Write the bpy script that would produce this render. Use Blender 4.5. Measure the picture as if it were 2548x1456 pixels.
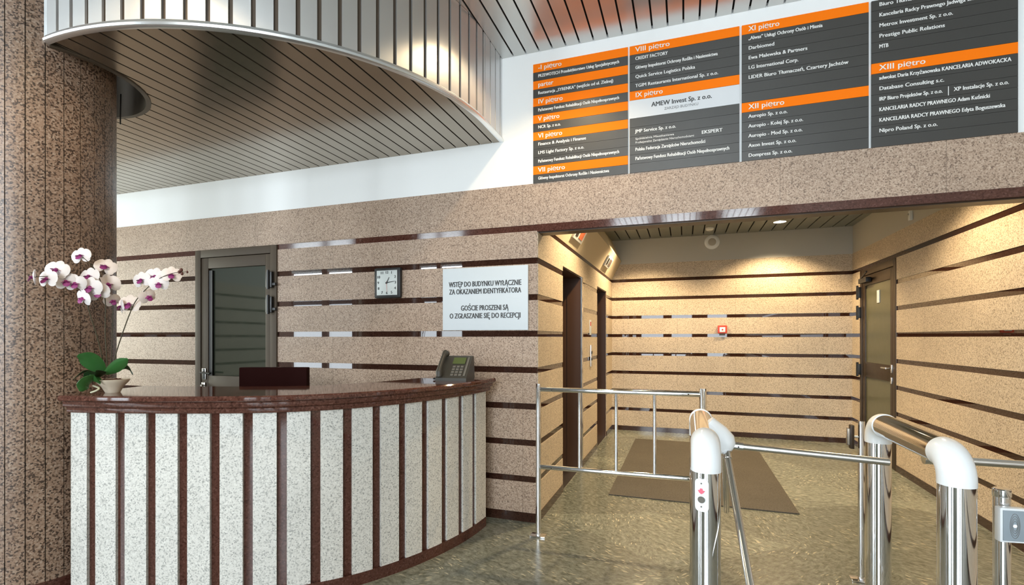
import bpy, bmesh, math, random
from mathutils import Vector, Matrix
random.seed(7)
PI = math.pi
for o in list(bpy.data.objects): bpy.data.objects.remove(o)
SC = bpy.context.scene
COL = SC.collection

# ------------------------------------------------------------------ camera
YAW = math.radians(19.11)
EYE = 1.44
cam = bpy.data.cameras.new('camera'); cam.sensor_width = 36; cam.lens = 36*1238/2548
cam.shift_y = (840-728)/2548; cam.clip_start = .02
camo = bpy.data.objects.new('camera', cam); COL.objects.link(camo)
camo.location = (0, 0, EYE); camo.rotation_euler = (PI/2, 0, YAW)
SC.camera = camo

# ------------------------------------------------------------------ exposure, daylight
SC.view_settings.view_transform = 'Standard'
SC.view_settings.look = 'None'
SC.view_settings.gamma = 1
SC.view_settings.exposure = 0.30
W = bpy.data.worlds.new('daylight'); SC.world = W; W.use_nodes = True
W.node_tree.nodes['Background'].inputs[0].default_value = (.80, .90, 1, 1)
W.node_tree.nodes['Background'].inputs[1].default_value = 1.0

def area(name, loc, rot, sx, sy, power, col):
    l = bpy.data.lights.new(name, 'AREA'); l.shape = 'RECTANGLE'; l.size = sx; l.size_y = sy
    l.energy = power; l.color = col
    o = bpy.data.objects.new(name, l); COL.objects.link(o); o.location = loc; o.rotation_euler = rot
    return o
# daylight: area lights in each glazed bay of the rear wall, plus added side fills
DAY = (.84, .93, 1)
BAYS = [(-11.6,-10.45),(-10.25,-9.35),(-7.08,-6.54),(-6.42,-5.76),(-1.65,-.80),(-.48,.28),(.85,1.55)]
for a_, b_ in BAYS:
    area('window_daylight', ((a_+b_)/2, -5.1, 3.0), (PI/2, 0, 0), b_-a_, .85, 80*(b_-a_), DAY)
    area('window_daylight', ((a_+b_)/2, -5.1, 1.4), (PI/2, 0, 0), b_-a_, 2.1, 66*(b_-a_), DAY)
area('side_window_fill', (-9.12, 2.75, 1.75), (PI/2, 0, -PI/2), 1.4, 1.6, 120, (.95, 1, .86))  # added light in a made-up side window, brightens the left front wall
area('side_fill', (-12.4, -3.4, 1.9), (PI/2, 0, -PI/2), 2.8, 3.0, 330, DAY)  # added fill before the unglazed far side wall, brightens the hall

def spot(name, loc, target, power, col, ang, blend=.6, r=.04):
    l = bpy.data.lights.new(name, 'SPOT'); l.energy = power; l.color = col
    l.spot_size = math.radians(ang); l.spot_blend = blend; l.shadow_soft_size = r
    o = bpy.data.objects.new(name, l); COL.objects.link(o); o.location = loc
    o.rotation_euler = (Vector(target)-Vector(loc)).to_track_quat('-Z', 'Y').to_euler()
    return o
WARM = (1, .75, .44)

# ------------------------------------------------------------------ materials
def mat(name, col=(.5,.5,.5), rough=.5, metal=0, spec=.5, emit=None, es=0, alpha=None, trans=0):
    m = bpy.data.materials.new(name); m.use_nodes = True
    b = m.node_tree.nodes['Principled BSDF']
    b.inputs['Base Color'].default_value = (*col, 1); b.inputs['Roughness'].default_value = rough
    b.inputs['Metallic'].default_value = metal; b.inputs['Specular IOR Level'].default_value = spec
    if emit: b.inputs['Emission Color'].default_value = (*emit, 1); b.inputs['Emission Strength'].default_value = es
    if trans: b.inputs['Transmission Weight'].default_value = trans
    # a faint procedural variation so that no surface is perfectly uniform
    nt = m.node_tree; n = nt.nodes.new('ShaderNodeTexNoise'); n.inputs['Scale'].default_value = 14
    tc = nt.nodes.new('ShaderNodeTexCoord'); nt.links.new(tc.outputs['Object'], n.inputs['Vector'])
    mr = nt.nodes.new('ShaderNodeMapRange'); mr.inputs['To Min'].default_value = max(0, rough-.04); mr.inputs['To Max'].default_value = min(1, rough+.04)
    nt.links.new(n.outputs['Fac'], mr.inputs['Value']); nt.links.new(mr.outputs[0], b.inputs['Roughness'])
    return m

def ramp(nt, stops):
    r = nt.nodes.new('ShaderNodeValToRGB'); e = r.color_ramp.elements
    while len(e) > 1: e.remove(e[-1])
    e[0].position = stops[0][0]; e[0].color = (*stops[0][1], 1)
    for p, c in stops[1:]:
        k = e.new(p); k.color = (*c, 1)
    return r

def granite(name, dark, mid, light, pale, scale=150, rough=.45, seams=None, blotch=.35, bump=0, k=(.0,.36,.47,.62,.8)):
    """speckled stone: grains from a fine Voronoi + noise; seams = (axis, spacing, offset)"""
    m = bpy.data.materials.new(name); m.use_nodes = True; nt = m.node_tree; L = nt.links
    b = nt.nodes['Principled BSDF']; b.inputs['Roughness'].default_value = rough
    tc = nt.nodes.new('ShaderNodeTexCoord')
    v = nt.nodes.new('ShaderNodeTexVoronoi'); v.inputs['Scale'].default_value = scale
    nz = nt.nodes.new('ShaderNodeTexNoise'); nz.inputs['Scale'].default_value = scale*.75; nz.inputs['Detail'].default_value = 1.5
    L.new(tc.outputs['Object'], v.inputs['Vector']); L.new(tc.outputs['Object'], nz.inputs['Vector'])
    sep = nt.nodes.new('ShaderNodeSeparateColor'); L.new(v.outputs['Color'], sep.inputs[0])
    mx = nt.nodes.new('ShaderNodeMix'); mx.data_type = 'FLOAT'; mx.inputs[0].default_value = .5
    L.new(sep.outputs[0], mx.inputs[2]); L.new(nz.outputs['Fac'], mx.inputs[3])
    r = ramp(nt, [(k[0]+.2, dark), (k[1], mid), (k[2], light), (k[3], light), (k[4], pale)])
    L.new(mx.outputs[0], r.inputs[0])
    big = nt.nodes.new('ShaderNodeTexNoise'); big.inputs['Scale'].default_value = 2.2; big.inputs['Detail'].default_value = 2
    L.new(tc.outputs['Object'], big.inputs['Vector'])
    mr = nt.nodes.new('ShaderNodeMapRange'); mr.inputs['From Min'].default_value = .3; mr.inputs['From Max'].default_value = .7
    mr.inputs['To Min'].default_value = 1-blotch*.25; mr.inputs['To Max'].default_value = 1+blotch*.15
    L.new(big.outputs['Fac'], mr.inputs['Value'])
    mul = nt.nodes.new('ShaderNodeVectorMath'); mul.operation = 'SCALE'
    L.new(r.outputs[0], mul.inputs[0]); L.new(mr.outputs[0], mul.inputs['Scale'])
    out = mul.outputs[0]
    if seams:
        ax, sp, off = seams
        sx = nt.nodes.new('ShaderNodeSeparateXYZ'); L.new(tc.outputs['Object'], sx.inputs[0])
        a = nt.nodes.new('ShaderNodeMath'); a.operation = 'ADD'; a.inputs[1].default_value = off + 100*sp
        L.new(sx.outputs[ax], a.inputs[0])
        mo = nt.nodes.new('ShaderNodeMath'); mo.operation = 'MODULO'; mo.inputs[1].default_value = sp; L.new(a.outputs[0], mo.inputs[0])
        lt = nt.nodes.new('ShaderNodeMath'); lt.operation = 'LESS_THAN'; lt.inputs[1].default_value = .003; L.new(mo.outputs[0], lt.inputs[0])
        mm = nt.nodes.new('ShaderNodeMix'); mm.data_type = 'RGBA'; mm.inputs[7].default_value = (*[c*.5 for c in mid], 1)
        f = nt.nodes.new('ShaderNodeMath'); f.operation = 'MULTIPLY'; f.inputs[1].default_value = .75
        L.new(lt.outputs[0], f.inputs[0]); L.new(f.outputs[0], mm.inputs[0]); L.new(out, mm.inputs[6]); out = mm.outputs[2]
    L.new(out, b.inputs['Base Color'])
    if bump:
        bp = nt.nodes.new('ShaderNodeBump'); bp.inputs['Strength'].default_value = bump; bp.inputs['Distance'].default_value = .002
        L.new(mx.outputs[0], bp.inputs['Height']); L.new(bp.outputs[0], b.inputs['Normal'])
    return m

M = {}
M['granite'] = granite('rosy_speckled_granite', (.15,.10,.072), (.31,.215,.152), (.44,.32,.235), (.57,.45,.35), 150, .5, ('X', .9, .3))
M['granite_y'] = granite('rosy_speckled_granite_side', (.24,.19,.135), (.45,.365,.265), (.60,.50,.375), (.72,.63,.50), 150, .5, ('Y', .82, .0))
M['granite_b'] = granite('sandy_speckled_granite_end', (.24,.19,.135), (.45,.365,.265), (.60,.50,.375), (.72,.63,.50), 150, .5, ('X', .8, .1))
M['desk_granite'] = granite('pale_speckled_granite', (.31,.31,.29), (.54,.53,.49), (.67,.655,.605), (.77,.76,.71), 150, .45)
M['column_granite'] = granite('pinkish_brown_granite', (.06,.037,.026), (.175,.107,.070), (.305,.20,.138), (.41,.31,.235), 125, .33, blotch=.5, k=(.10,.40,.50,.60,.80))
M['brown_granite'] = granite('polished_red_brown_granite', (.045,.016,.011), (.075,.028,.019), (.085,.033,.023), (.12,.055,.042), 120, .03, blotch=.4)
M['dark_band'] = granite('polished_dark_brown_granite', (.024,.009,.006), (.034,.014,.009), (.040,.017,.011), (.055,.026,.018), 120, .015, blotch=.3)
M['gap'] = mat('shadow_gap', (.015,.012,.01), .9)
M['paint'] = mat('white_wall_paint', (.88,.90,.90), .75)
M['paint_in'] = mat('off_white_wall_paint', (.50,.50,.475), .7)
M['chrome'] = mat('polished_chrome', (.82,.83,.85), .07, 1)
M['steel'] = mat('brushed_stainless_steel', (.70,.69,.67), .24, 1)
M['white_plastic'] = mat('glossy_white_plastic', (.86,.90,.93), .18)
M['white_sign'] = mat('white_sign_board', (.66,.72,.76), .5)
M['black'] = mat('black_plastic', (.012,.012,.012), .4)
M['black_text'] = mat('black_lettering', (.05,.05,.05), .6)
M['white_text'] = mat('white_lettering', (.82,.82,.80), .6)
M['grey_text'] = mat('grey_lettering', (.25,.25,.25), .6)
M['orange'] = mat('orange_sign_strip', (1.0,.20,.0), .65, 0, .2)
M['charcoal'] = mat('charcoal_sign_strip', (.052,.050,.046), .38)
M['white_strip'] = mat('white_sign_strip', (.68,.70,.72), .5)
M['door_metal'] = mat('taupe_painted_aluminium', (.072,.052,.034), .55, .0, .25)
M['door_glass'] = mat('dark_tinted_glass', (.035,.042,.030), .04, 0, .9)
M['green_glass'] = mat('olive_frosted_glass', (.105,.105,.06), .3)
M['dark_brown_metal'] = mat('dark_bronze_metal', (.045,.028,.015), .4, .3)
M['lift_jamb'] = mat('dark_brown_jamb', (.055,.024,.011), .4)
M['lift_door'] = mat('lift_door_steel', (.30,.30,.26), .35, .8)
M['mat'] = granite('brown_ribbed_carpet', (.045,.038,.030), (.075,.065,.052), (.095,.083,.067), (.13,.115,.095), 260, .95)
M['pot'] = mat('cream_glazed_ceramic', (.72,.62,.48), .3)
M['soil'] = mat('bark_chips', (.10,.035,.018), .9)
M['leaf'] = mat('glossy_green_leaf', (.035,.13,.03), .3)
M['leaf_dark'] = mat('dark_green_leaf', (.012,.035,.010), .35)
M['stem'] = mat('orchid_stem', (.06,.05,.025), .5)
M['root'] = mat('pale_root', (.62,.60,.42), .6)
M['petal'] = mat('white_orchid_petal', (.86,.80,.78), .5)
M['petal_peach'] = mat('peach_orchid_petal', (.88,.76,.68), .5)
M['lip'] = mat('magenta_orchid_lip', (.28,.03,.17), .5)
M['bud'] = mat('dark_bud', (.10,.03,.02), .5)
M['maroon'] = mat('dark_maroon_leather', (.018,.0025,.002), .8, 0, .12)
M['phone'] = mat('dark_grey_phone_plastic', (.055,.050,.040), .4)
M['phone_screen'] = mat('green_grey_lcd', (.10,.125,.045), .25)
M['key'] = mat('phone_key', (.14,.13,.11), .5)
M['red'] = mat('red_plastic', (.62,.06,.03), .4)
M['pink'] = mat('red_arrow_paint', (.85,.15,.22), .5)
M['reader'] = mat('blue_grey_plastic', (.30,.36,.41), .35)
M['lamp_glow'] = mat('lit_lamp_lens', (1,.9,.7), .4, emit=(1,.82,.55), es=9)
M['led'] = mat('lit_indicator', (1,1,1), .4, emit=(.9,1,1), es=2.5)
M['amber'] = mat('amber_floor_display', (.6,.13,.05), .4, emit=(1,.25,.08), es=.08)
M['unlit_display'] = mat('unlit_display', (.16,.12,.11), .3)
M['cream_clad'] = mat('cream_wall_cladding', (.62,.53,.38), .55)
M['hall_wood'] = mat('dark_wood_panelling', (.12,.07,.045), .6)
M['mullion'] = mat('dark_window_frame', (.05,.05,.05), .5)
M['clock_face'] = mat('clock_dial', (.62,.66,.64), .3)

def metal_slat(name, col, rough, metal=.85):
    m = mat(name, col, rough, metal); b = m.node_tree.nodes['Principled BSDF']
    return m
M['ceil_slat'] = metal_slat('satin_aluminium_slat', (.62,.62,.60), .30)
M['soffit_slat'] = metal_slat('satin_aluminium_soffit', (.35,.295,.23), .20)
M['fascia_slat'] = metal_slat('brushed_aluminium_fascia', (.74,.75,.76), .38)
fb = M['fascia_slat'].node_tree; tg = fb.nodes.new('ShaderNodeTangent'); tg.direction_type = 'RADIAL'; tg.axis = 'Z'
fb.links.new(tg.outputs[0], fb.nodes['Principled BSDF'].inputs['Tangent']); fb.nodes['Principled BSDF'].inputs['Anisotropic'].default_value = .8
M['rim'] = metal_slat('bright_aluminium_trim', (.80,.83,.85), .25)
M['alcove_slat'] = metal_slat('grey_ceiling_slat', (.24,.26,.24), .4, .3)

def floor_mat():
    m = bpy.data.materials.new('green_grey_marble_floor'); m.use_nodes = True; nt = m.node_tree; L = nt.links
    b = nt.nodes['Principled BSDF']; b.inputs['Roughness'].default_value = .22
    tc = nt.nodes.new('ShaderNodeTexCoord')
    # irregular slabs, each with its own grain direction
    sl = nt.nodes.new('ShaderNodeTexVoronoi'); sl.inputs['Scale'].default_value = .95
    L.new(tc.outputs['Object'], sl.inputs['Vector'])
    sp = nt.nodes.new('ShaderNodeSeparateColor'); L.new(sl.outputs['Color'], sp.inputs[0])
    ang = nt.nodes.new('ShaderNodeMath'); ang.operation = 'MULTIPLY'; ang.inputs[1].default_value = 3.1; L.new(sp.outputs[0], ang.inputs[0])
    rot = nt.nodes.new('ShaderNodeVectorRotate'); rot.rotation_type = 'Z_AXIS'
    L.new(tc.outputs['Object'], rot.inputs['Vector']); L.new(ang.outputs[0], rot.inputs['Angle'])
    wn = nt.nodes.new('ShaderNodeTexNoise'); wn.inputs['Scale'].default_value = 5; L.new(rot.outputs[0], wn.inputs['Vector'])
    ad = nt.nodes.new('ShaderNodeVectorMath'); ad.operation = 'MULTIPLY_ADD'; ad.inputs[1].default_value = (.10,.10,.10)
    L.new(wn.outputs['Color'], ad.inputs[0]); L.new(rot.outputs[0], ad.inputs[2])
    mp = nt.nodes.new('ShaderNodeMapping'); mp.inputs['Scale'].default_value = (20, 34, 1); L.new(ad.outputs[0], mp.inputs['Vector'])
    n1 = nt.nodes.new('ShaderNodeTexNoise'); n1.inputs['Scale'].default_value = 1.0; n1.inputs['Detail'].default_value = 8; n1.inputs['Roughness'].default_value = .72
    L.new(mp.outputs[0], n1.inputs['Vector'])
    r = ramp(nt, [(.28,(.060,.067,.052)), (.40,(.120,.130,.103)), (.50,(.180,.192,.160)), (.60,(.245,.258,.222)), (.72,(.36,.37,.33))])
    L.new(n1.outputs['Fac'], r.inputs[0])
    # pale chips
    mp2 = nt.nodes.new('ShaderNodeMapping'); mp2.inputs['Scale'].default_value = (9, 50, 1); mp2.inputs['Rotation'].default_value = (0,0,.9); L.new(ad.outputs[0], mp2.inputs['Vector'])
    v2 = nt.nodes.new('ShaderNodeTexVoronoi'); v2.inputs['Scale'].default_value = 1.2; L.new(mp2.outputs[0], v2.inputs['Vector'])
    lt = nt.nodes.new('ShaderNodeMapRange'); lt.inputs['From Min'].default_value = .26; lt.inputs['From Max'].default_value = .17
    L.new(v2.outputs['Distance'], lt.inputs['Value'])
    nn = nt.nodes.new('ShaderNodeTexNoise'); nn.inputs['Scale'].default_value = 3; L.new(tc.outputs['Object'], nn.inputs['Vector'])
    nr = nt.nodes.new('ShaderNodeMapRange'); nr.inputs['From Min'].default_value = .44; nr.inputs['From Max'].default_value = .58; L.new(nn.outputs['Fac'], nr.inputs['Value'])
    mu = nt.nodes.new('ShaderNodeMath'); mu.operation = 'MULTIPLY'; L.new(lt.outputs[0], mu.inputs[0]); L.new(nr.outputs[0], mu.inputs[1])
    mx = nt.nodes.new('ShaderNodeMix'); mx.data_type = 'RGBA'; L.new(mu.outputs[0], mx.inputs[0]); L.new(r.outputs[0], mx.inputs[6]); mx.inputs[7].default_value = (.58,.54,.40,1)
    # slab tone
    tr = nt.nodes.new('ShaderNodeMapRange'); tr.inputs['To Min'].default_value = .75; tr.inputs['To Max'].default_value = 1.25; L.new(sp.outputs[1], tr.inputs['Value'])
    sc = nt.nodes.new('ShaderNodeVectorMath'); sc.operation = 'SCALE'; L.new(mx.outputs[2], sc.inputs[0]); L.new(tr.outputs[0], sc.inputs['Scale'])
    L.new(sc.outputs[0], b.inputs['Base Color'])
    return m
M['floor'] = floor_mat()

# ------------------------------------------------------------------ mesh helpers
class MB:
    def __init__(s): s.bm = bmesh.new(); s.mats = []
    def mi(s, m):
        if m not in s.mats: s.mats.append(m)
        return s.mats.index(m)
    def face(s, vs, m, smooth=False):
        f = s.bm.faces.new(vs); f.material_index = s.mi(m); f.smooth = smooth; return f
    def box(s, x0, x1, y0, y1, z0, z1, m, bev=0, rot=None, piv=None):
        n0 = len(s.bm.verts)
        P = [(x0,y0,z0),(x1,y0,z0),(x1,y1,z0),(x0,y1,z0),(x0,y0,z1),(x1,y0,z1),(x1,y1,z1),(x0,y1,z1)]
        v = [s.bm.verts.new(p) for p in P]
        fs = [s.face([v[i] for i in q], m) for q in ((0,3,2,1),(4,5,6,7),(0,1,5,4),(1,2,6,5),(2,3,7,6),(3,0,4,7))]
        if bev:
            es = list({e for f in fs for e in f.edges})
            bmesh.ops.bevel(s.bm, geom=es, offset=bev, segments=2, affect='EDGES', profile=.6)
        if rot is not None:
            s.bm.verts.ensure_lookup_table()
            for q in list(s.bm.verts)[n0:]:
                q.co = rot @ (q.co - Vector(piv)) + Vector(piv)
        return s
    def ring(s, c, u, v, r, n):
        return [s.bm.verts.new(c + u*(r*math.cos(2*PI*i/n)) + v*(r*math.sin(2*PI*i/n))) for i in range(n)]
    def tube(s, pts, r, m, n=16, caps=True, closed=False):
        pts = [Vector(p) for p in pts]; rs = r if isinstance(r, (list, tuple)) else [r]*len(pts)
        rings = []; up = None
        for i, p in enumerate(pts):
            t = (pts[min(i+1, len(pts)-1)] - pts[max(i-1, 0)]).normalized()
            if up is None:
                a = Vector((0,0,1)) if abs(t.z) < .9 else Vector((0,1,0)); up = t.cross(a).normalized()
            up = (up - t*up.dot(t)).normalized(); w = t.cross(up)
            rings.append(s.ring(p, up, w, rs[i], n))
        for a, b in zip(rings, rings[1:]):
            for i in range(n): s.face([a[i], a[(i+1)%n], b[(i+1)%n], b[i]], m, True)
        if caps:
            s.face(rings[0][::-1], m); s.face(rings[-1], m)
        return s
    def lathe(s, prof, m, n=32, c=(0,0,0), caps=True):
        rings = [[s.bm.verts.new((c[0]+r*math.cos(2*PI*i/n), c[1]+r*math.sin(2*PI*i/n), c[2]+z)) for i in range(n)] for r, z in prof]
        for a, b in zip(rings, rings[1:]):
            for i in range(n): s.face([a[i], a[(i+1)%n], b[(i+1)%n], b[i]], m, True)
        if caps: s.face(rings[0][::-1], m); s.face(rings[-1], m)
        return s
    def prism(s, poly, z0, z1, m, axis='z', mside=None):
        f = {'z': lambda a,b,c: (a,b,c), 'y': lambda a,b,c: (a,c,b), 'x': lambda a,b,c: (c,a,b)}[axis]
        lo = [s.bm.verts.new(f(a,b,z0)) for a,b in poly]; hi = [s.bm.verts.new(f(a,b,z1)) for a,b in poly]
        n = len(poly)
        s.face(lo[::-1], m); s.face(hi, m)
        for i in range(n): s.face([lo[i], lo[(i+1)%n], hi[(i+1)%n], hi[i]], mside or m)
        return s
    def rod(s, a, b, r, m, n=12): return s.tube([a, b], r, m, n)
    def ball(s, c, r, m, sc=(1,1,1), n=16):
        g = bmesh.ops.create_uvsphere(s.bm, u_segments=n, v_segments=max(6, n*2//3), radius=r)
        for v in g['verts']: v.co = Vector((v.co.x*sc[0], v.co.y*sc[1], v.co.z*sc[2])) + Vector(c)
        for f in {f for v in g['verts'] for f in v.link_faces}: f.material_index = s.mi(m); f.smooth = True
        return s
    def build(s, name, parent=None, loc=None, sharp=True):
        bmesh.ops.recalc_face_normals(s.bm, faces=s.bm.faces)
        me = bpy.data.meshes.new(name); s.bm.to_mesh(me); s.bm.free()
        for k in s.mats: me.materials.append(M[k] if isinstance(k, str) else k)
        try:
            me.set_sharp_from_angle(angle=math.radians(40))
        except Exception: pass
        o = bpy.data.objects.new(name, me); COL.objects.link(o)
        if parent: o.parent = parent
        if loc is not None: o.location = loc
        return o

def thing(name, label, cat, loc=(0,0,0), rotz=0, group=None):
    o = bpy.data.objects.new(name, None); COL.objects.link(o); o.empty_display_size = .1
    o.location = loc; o.rotation_euler = (0,0,rotz); o['label'] = label; o['category'] = cat
    if group: o['group'] = group
    return o
def struct(o, label=None):
    o['kind'] = 'structure'
    if label: o['label'] = label
    return o
def semp(name, label=None):
    o = bpy.data.objects.new(name, None); COL.objects.link(o); return struct(o, label)

def text(body, name, m, parent, loc, size, width=None, bold=.0, align='LEFT', rot=(PI/2,0,0), depth=.0008, spacing=1.0):
    cu = bpy.data.curves.new('lettering', 'FONT'); cu.body = body; cu.size = size; cu.align_x = align
    cu.align_y = 'CENTER'; cu.extrude = depth; cu.space_character = spacing; cu.resolution_u = 2
    t = bpy.data.objects.new('lettering_source', cu); COL.objects.link(t)
    bpy.context.view_layer.update()
    me = bpy.data.meshes.new_from_object(t.evaluated_get(bpy.context.evaluated_depsgraph_get()))
    xs = [v.co.x for v in me.vertices]
    if width and xs:
        k = width/(max(xs)-min(xs))
        for v in me.vertices: v.co.x *= k
    bpy.data.objects.remove(t); bpy.data.curves.remove(cu)
    if bold:      # heavier strokes: the same outline repeated a hair to either side
        bm = bmesh.new(); bm.from_mesh(me); g0 = list(bm.verts) + list(bm.edges) + list(bm.faces)
        for dx, dz_ in ((bold, .00012), (-bold, .00024)):
            g = bmesh.ops.duplicate(bm, geom=g0)
            for v in g['geom']:
                if isinstance(v, bmesh.types.BMVert): v.co += Vector((dx, 0, dz_))
        bm.to_mesh(me); bm.free()
    me.materials.clear(); me.materials.append(M[m])
    o = bpy.data.objects.new(name, me); COL.objects.link(o); o.parent = parent; o.location = loc; o.rotation_euler = rot
    return o

# ------------------------------------------------------------------ setting
YF = 3.72            # front wall
XL, XR = -1.08, 2.16 # lift wall, right wall
YB = 7.9             # end wall of the lift lobby
ZC = 3.66            # hall ceiling
ZA = 2.955           # lobby ceiling
HX0, HY0 = -12.5, -5.0
XS = -9.0            # side wall of the hall beside the desk
ZT_ = 3.80
SK = [1.470+.2845*k for k in range(-4, 4)]      # heights of the dark bands
SW = .0235

def banded(mb, a0, a1, fixed, z0, z1, axis, sgn, stone, band='dark_band', depth=.006, base=True, bands=None):
    """wall face between a0 and a1 on plane 'fixed': stone courses stand 'depth' proud of the dark bands.  sgn: direction of the room"""
    def put(lo, hi, d, m):
        f0, f1 = (fixed, fixed+sgn*d) if sgn > 0 else (fixed+sgn*d, fixed)
        if axis == 'x': mb.box(a0, a1, f0, f1, lo, hi, m)
        else: mb.box(f0, f1, a0, a1, lo, hi, m)
    z = z0
    if base and z0 <= .001:
        put(0, .07, .012, band); z = .07
    for s in (bands or SK):
        if s-SW <= z0 or s-SW >= z1: continue
        put(z, s-SW, depth, stone); put(s-SW, min(s+SW, z1), .001, band); z = s+SW
    if z < z1-.001: put(z, z1, depth, stone)

# floor
mb = MB(); mb.box(HX0-.2, XR+.1, HY0-.3, YB+.2, -.1, 0, 'floor'); struct(mb.build('floor'), 'polished green grey marble floor with pale flecks')

# front wall
ft = .12
mb = MB()
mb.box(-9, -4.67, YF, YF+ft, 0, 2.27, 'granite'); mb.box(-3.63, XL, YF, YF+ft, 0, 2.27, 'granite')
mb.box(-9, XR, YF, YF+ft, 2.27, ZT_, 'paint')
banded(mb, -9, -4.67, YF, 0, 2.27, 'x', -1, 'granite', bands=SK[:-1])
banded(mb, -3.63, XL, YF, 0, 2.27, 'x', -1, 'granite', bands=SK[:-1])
mb.box(-9, XR, YF-.007, YF, 2.318, 2.637, 'granite')
struct(mb.build('wall_front'), 'front wall of speckled granite courses with dark bands, white above')
mb = MB(); mb.box(-9, -3.63, YF-.003, YF, 2.27, 2.318, 'brown_granite'); mb.box(-3.63, XL, YF-.003, YF, 2.27, 2.318, 'brown_granite')
mb.box(XL, XR, YF-.011, YF+ft+.01, 2.262, 2.318, 'brown_granite')
mb.box(XL, XR, YF+.02, YF+ft+.011, 2.255, 2.262, 'dark_brown_metal')
struct(mb.build('trim_1'), 'dark brown granite band along the lintel')

# lift lobby walls
mb = MB()   # left (lift) wall with two openings
t = .16
E1, E2, ZE = (4.553, 5.477), (6.49, 7.31), 2.11
for a, b in ((YF+ft, E1[0]), (E1[1], E2[0]), (E2[1], YB)):
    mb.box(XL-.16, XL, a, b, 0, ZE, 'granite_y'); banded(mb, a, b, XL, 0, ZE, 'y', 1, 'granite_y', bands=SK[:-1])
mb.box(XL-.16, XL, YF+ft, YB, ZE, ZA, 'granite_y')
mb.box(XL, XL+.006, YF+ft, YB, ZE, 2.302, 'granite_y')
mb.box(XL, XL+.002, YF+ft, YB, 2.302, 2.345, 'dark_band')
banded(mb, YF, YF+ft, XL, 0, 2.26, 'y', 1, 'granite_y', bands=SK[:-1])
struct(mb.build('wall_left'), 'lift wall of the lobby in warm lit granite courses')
mb = MB(); mb.prism([(XL+.002, 2.345), (XL+.15, 2.63), (XL+.002, ZA)], YF+ft+.001, YB-.001, 'cream_clad', 'y')
struct(mb.build('trim_2'), 'sloping cream bulkhead above the lift doors')
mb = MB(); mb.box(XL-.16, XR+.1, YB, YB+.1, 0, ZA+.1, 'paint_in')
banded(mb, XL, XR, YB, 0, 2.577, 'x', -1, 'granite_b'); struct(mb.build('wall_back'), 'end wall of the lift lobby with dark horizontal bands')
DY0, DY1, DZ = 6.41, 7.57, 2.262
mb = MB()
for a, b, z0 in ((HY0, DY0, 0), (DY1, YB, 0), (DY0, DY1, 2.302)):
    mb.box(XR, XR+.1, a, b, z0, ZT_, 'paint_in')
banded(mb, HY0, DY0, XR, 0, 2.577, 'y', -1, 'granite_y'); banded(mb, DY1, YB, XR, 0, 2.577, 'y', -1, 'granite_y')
mb.box(XR-.001, XR, DY0, DY1, 2.302, 2.345, 'dark_band'); mb.box(XR-.006, XR, DY0, DY1, 2.345, 2.577, 'granite_y')
struct(mb.build('wall_right'), 'right wall in warm granite courses with dark bands')

# lobby ceiling
def slats(mb, x0, x1, y0, y1, z, pitch, w, m, th=.012, off=0):
    x = x0 + off
    while x < x1:
        a, b = max(x, x0), min(x+w, x1)
        if b-a > .005: mb.box(a, b, y0, y1, z, z+th, m, )
        x += pitch
mb = MB(); slats(mb, XL, XR, YF+ft, YB, ZA, .150, .134, 'alcove_slat'); mb.box(XL-.16, XR+.1, YF+ft, YB+.1, ZA+.03, ZA+.08, 'gap')
struct(mb.build('ceiling_lobby'), 'grey slatted metal ceiling of the lift lobby')

# hall ceiling, slats run from the front wall towards the glazing
mb = MB(); slats(mb, HX0, XR, HY0, YF, ZC, .1055, .093, 'ceil_slat', off=.0505); mb.box(HX0-.2, XR+.1, HY0-.3, YF+.02, ZC+.03, ZC+.1, 'gap')
struct(mb.build('ceiling'), 'satin metal slat ceiling of the hall')

# hall behind and left of the viewer (seen in reflections)
mb = MB(); x = HX0-.2
for a, b in BAYS:
    mb.box(x, a, HY0-.2, HY0, 0, ZT_, 'hall_wood'); mb.box(a, b, HY0-.2, HY0, 0, .3, 'granite'); mb.box(a, b, HY0-.2, HY0, 3.45, ZT_, 'paint_in')
    mb.box(a, b, HY0-.08, HY0-.02, 2.47, 2.57, 'mullion'); x = b
mb.box(x, XR+.1, HY0-.2, HY0, 0, ZT_, 'hall_wood')
struct(mb.build('wall_rear'), 'glazed rear wall of the hall')
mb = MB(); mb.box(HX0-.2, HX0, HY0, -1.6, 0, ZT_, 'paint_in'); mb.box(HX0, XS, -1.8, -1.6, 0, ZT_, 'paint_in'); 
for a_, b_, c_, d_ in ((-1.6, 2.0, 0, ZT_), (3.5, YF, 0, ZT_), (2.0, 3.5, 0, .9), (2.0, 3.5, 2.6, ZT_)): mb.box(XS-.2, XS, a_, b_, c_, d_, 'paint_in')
mb.box(XS-.1, XS-.06, 2.73, 2.77, .9, 2.6, 'mullion')  # bar of the made-up window opening, added to let the side fill in
banded(mb, -1.6, 2.0, XS, 0, 2.577, 'y', 1, 'granite_y')
struct(mb.build('wall_side'), 'left side wall of the hall')

# ------------------------------------------------------------------ curved bulkhead over the reception
FC, FR = (-3.063, 3.362), 1.685
ZS = 3.0
def fpt(t, r=FR): return (FC[0]+r*math.cos(t), FC[1]+r*math.sin(t))
T0 = -math.radians(94.0); T1 = 0.0
HC, HR = (-3.665, 1.925), .50
def arc(c, r, a0, a1, n): return [(c[0]+r*math.cos(a0+(a1-a0)*i/n), c[1]+r*math.sin(a0+(a1-a0)*i/n)) for i in range(n+1)]
front_arc = [fpt(T0+(T1-T0)*i/48) for i in range(49)]
hole_arc = arc(HC, HR, -.42, PI-.25, 26)
bk = semp('ceiling_bulkhead', 'curved metal clad bulkhead over the reception desk')
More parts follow.
